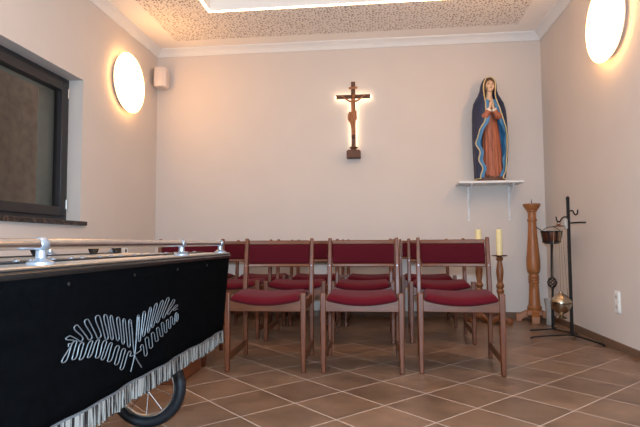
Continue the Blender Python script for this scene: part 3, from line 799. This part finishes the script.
candlestick(.985, 5.16, 'turned wooden candlestick seen partly behind the backrest of the right front chair', 'ivory pillar candle on candlestick partly behind chair back', .252)

# ------------------------------------------------------------------ iron stand with censer
ix, iy = 1.505, 4.25
t = thing('censer_stand', (ix, iy, 0), 'tall black iron hook stand with three legs holding the hanging censer', 'stand')
b = MB(); b.bar([(0, 0, .03), (0, 0, 1.09)], .02, .02); b.lathe([(1.09, .013), (1.1, .015), (1.112, .012), (1.12, .004)], n=12)
b.build('pole', M['iron'], t)
for dx, dy in ((-.312, .005), (.128, -.272), (.12, .24)):
    MB().bar([(0, 0, .036), (dx*.5, dy*.5, .028), (dx*.93, dy*.93, .016), (dx, dy, .006)], .018, .01).build('leg', M['iron'], t, bevel=.002)
def hook(pts): MB().tube(smooth_path(pts, 6), .0058, n=8).build('hook', M['iron'], t)
hook([(0, -.01, 1.0), (.03, -.01, 1.004), (.04, -.01, .985), (.052, -.01, .972), (.066, -.01, .985), (.068, -.01, 1.012)])
hook([(0, -.01, .953), (-.035, -.01, .955), (-.055, -.01, .94), (-.07, -.01, .918), (-.088, -.01, .925), (-.096, -.01, .958)])
MB().bar([(0, -.012, .907), (.075, -.012, .911), (.125, -.012, .911)], .01, .013).build('side_peg', M['iron'], t)
MB().box(-.034, -.010, -.016, .012, .862, .94).build('holder_plate', M['alu'], t, bevel=.003)

# censer hanging from the left hook
qx, qy = ix-.078, iy-.012
t = thing('censer', (qx, qy, .15), 'pierced silver censer hanging on chains from iron stand hook', 'censer')
O = .15
MB().lathe([(.165-O, .035), (.17-O, .04), (.178-O, .03), (.19-O, .012), (.2-O, .02), (.215-O, .045), (.24-O, .066), (.265-O, .074), (.28-O, .076), (.284-O, .07)], n=28).build('bowl', M['brass'], t, angle=40)
MB().lathe([(.284-O, .07), (.288-O, .077), (.296-O, .077), (.31-O, .07), (.33-O, .055), (.345-O, .04), (.355-O, .025), (.362-O, .014), (.372-O, .012), (.378-O, .004)], n=28).build('pierced_lid', M['brass'], t, angle=40)
MB().lathe([(.878-O, .004), (.88-O, .045), (.884-O, .046), (.89-O, .02), (.9-O, .008)], n=18).build('chain_cap', M['copper'], t, angle=40)
MB().tube(smooth_path([(-.012, 0, .9-O), (-.010, 0, .916-O), (0, 0, .922-O), (.010, 0, .916-O), (.012, 0, .9-O)], 5), .0025, n=6).build('hanging_ring', M['iron'], t)
for k in range(4):
    if k == 3: p, q = (0, 0, .375-O), (0, 0, .88-O)
    else:
        a = 2*PI*k/3+.5; p, q = (.074*math.cos(a), .074*math.sin(a), .285-O), (.034*math.cos(a), .034*math.sin(a), .88-O)
    b = MB(); n = 44; p, q = Vector(p), Vector(q)
    d = (q-p)/n
    for i in range(n):
        c0 = p+d*(i+.5); ax = Vector((1, 0, 0)) if i % 2 else Vector((0, 1, 0))
        b.bar([c0-d*.62, c0+d*.62], .003 if i % 2 else .0014, .0014 if i % 2 else .003, side=(1, 0, 0))
    b.build('chain', M['brass'], t, smooth=False)

# ------------------------------------------------------------------ holy water bucket stand
hx, hy = 1.489, 4.643
t = thing('holy_water_stand', (hx, hy, 0), 'shorter black iron stand with twisted basket knob carrying the holy water bucket', 'stand')
b = MB(); b.bar([(0, 0, .012), (.006, 0, .37)], .018, .018); b.bar([(.006, 0, .45), (.012, 0, .742)], .018, .018)
b.lathe([(.36, .012), (.366, .016), (.374, .012)], (.006, 0, 0), n=10); b.lathe([(.446, .012), (.454, .016), (.46, .012)], (.006, 0, 0), n=10)
b.build('pole', M['iron'], t)
b = MB()
for k in range(6):
    pts = []
    for j in range(13):
        u = j/12; a = 2*PI*k/6+u*PI*1.1; r = .006+.031*math.sin(PI*u)**.8
        pts.append((.006+r*math.cos(a), r*math.sin(a), .366+.09*u))
    b.tube(pts, .0048, n=6)
b.build('basket_twist', M['iron'], t)
for dx, dy in ((-.19, -.01), (.118, -.145), (.08, .17)):
    MB().bar([(0, 0, .018), (dx*.5, dy*.5, .012), (dx, dy, .006)], .018, .01).build('leg', M['iron'], t, bevel=.002)
MB().lathe([(.742, .012), (.744, .062), (.75, .062), (.752, .012)], (.012, 0, 0), n=28).build('bucket_plate', M['iron'], t, angle=40)
t = thing('holy_water_bucket', (hx+.012, hy, .752), 'dark copper holy water bucket banded in black on the shorter stand', 'bucket')
MB().lathe([(0, .066), (.004, .07), (.1, .085), (.1, .081), (.008, .064), (.008, .002)], n=32).build('bucket_body', M['copper'], t, angle=40)
for z, r in ((.004, .0715), (.092, .0855)):
    MB().lathe([(z-.004, r-.003), (z-.004, r+.003), (z+.01, r+.0045), (z+.01, r-.003)], n=32).build('band', M['iron'], t, angle=40)
for k in range(8):
    a = 2*PI*k/8+.2
    MB().bar([(.0715*math.cos(a), .0715*math.sin(a), .006), (.087*math.cos(a), .087*math.sin(a), .095)], .012, .003, side=(-math.sin(a), math.cos(a), 0)).build('strap', M['iron'], t)
MB().tube(smooth_path([(-.085, 0, .09), (-.06, -.02, .12), (-.02, -.02, .135), (.03, -.015, .13), (.085, 0, .095)], 5), .003, n=8).build('bail_handle', M['iron'], t)
s = thing('aspergillum', (hx-.02, hy, .79), 'thin metal holy water sprinkler leaning out of the copper bucket', 'sprinkler')
MB().tube([(.02, 0, .0), (-.06, -.005, .075), (-.098, -.008, .098)], .0042, n=8).build('handle', M['iron'], s)
MB().ball((.03, 0, -.008), (.016, .016, .016), 12, 8).build('sprinkler_head', M['brass'], s)

# vase and cable on the floor in the corner
b = MB(); b.lathe([(0, .03), (.006, .034), (.08, .033), (.17, .036), (.215, .042), (.24, .05), (.24, .047), (.212, .039), (.17, .033), (.08, .03), (.01, .03), (.01, .002)], n=28)
tag(b.build('floor_vase', M['vaseglass'], angle=40, loc=(1.567, 4.955, 0)), 'tall grey glass vase on floor in corner behind the iron stands', 'vase')

# ------------------------------------------------------------------ sockets, speaker
t = thing('wall_socket', (XR, 3.863, .336), 'white vertical double socket low on the right wall', 'socket')
MB().box(-.009, -.0005, -.04, .04, -.077, .077).build('cover_frame', M['plastic'], t, bevel=.003)
for z in (-.036, .036):
    f = MB().box(-.0125, -.009, -.028, .028, z-.028, z+.028).build('socket_face', M['plastic'], t, bevel=.002)
    MB().tube([(-.0128, 0, z), (-.012, 0, z)], .019, n=20).build('socket_well', M['spk'], f)
    for dy in (-.009, .009): MB().tube([(-.0135, dy, z), (-.0125, dy, z)], .003, n=8).build('pin_hole', M['hole'], f)
t = thing('wall_socket', (XL, 4.64, .697), 'white horizontal double socket low on the left wall behind the bier rail', 'socket')
MB().box(.0005, .009, -.105, .105, -.036, .036).build('cover_frame', M['plastic'], t, bevel=.003)
for y in (-.05, .05):
    f = MB().box(.009, .0125, y-.03, y+.03, -.028, .028).build('socket_face', M['plastic'], t, bevel=.002)
    MB().tube([(.012, y, 0), (.0128, y, 0)], .017, n=20).build('socket_well', M['hole'], f)

t = thing('wall_speaker', (-2.29, 5.27, 2.44), 'small pale loudspeaker mounted high in the left back corner', 'speaker', rz=.0)
def outl(z, k): 
    return [(x*k, y*k, z) for x, y in ((-.06, -.075), (-.045, -.09), (.035, -.085), (.07, -.05), (.078, .03), (.06, .07), (-.05, .07), (-.066, .03))]
MB().quadstrip([outl(0, .86), outl(.012, .97), outl(.05, 1.), outl(.16, .98), outl(.2, .93), outl(.212, .82)]).build('speaker_shell', M['spk'], t, bevel=.004, angle=35)
MB().quadstrip([[(-.067, -.078, .02), (-.052, -.094, .02), (-.052, -.094, .192), (-.067, -.078, .192)], [(-.072, -.0, .03), (-.066, -.0, .03), (-.066, -.0, .182), (-.072, -.0, .182)]]).build('speaker_grille', M['spkg'], t)
MB().bar([(0, .06, .11), (0, .102, .11)], .03, .04).build('wall_bracket', M['plastic'], t)
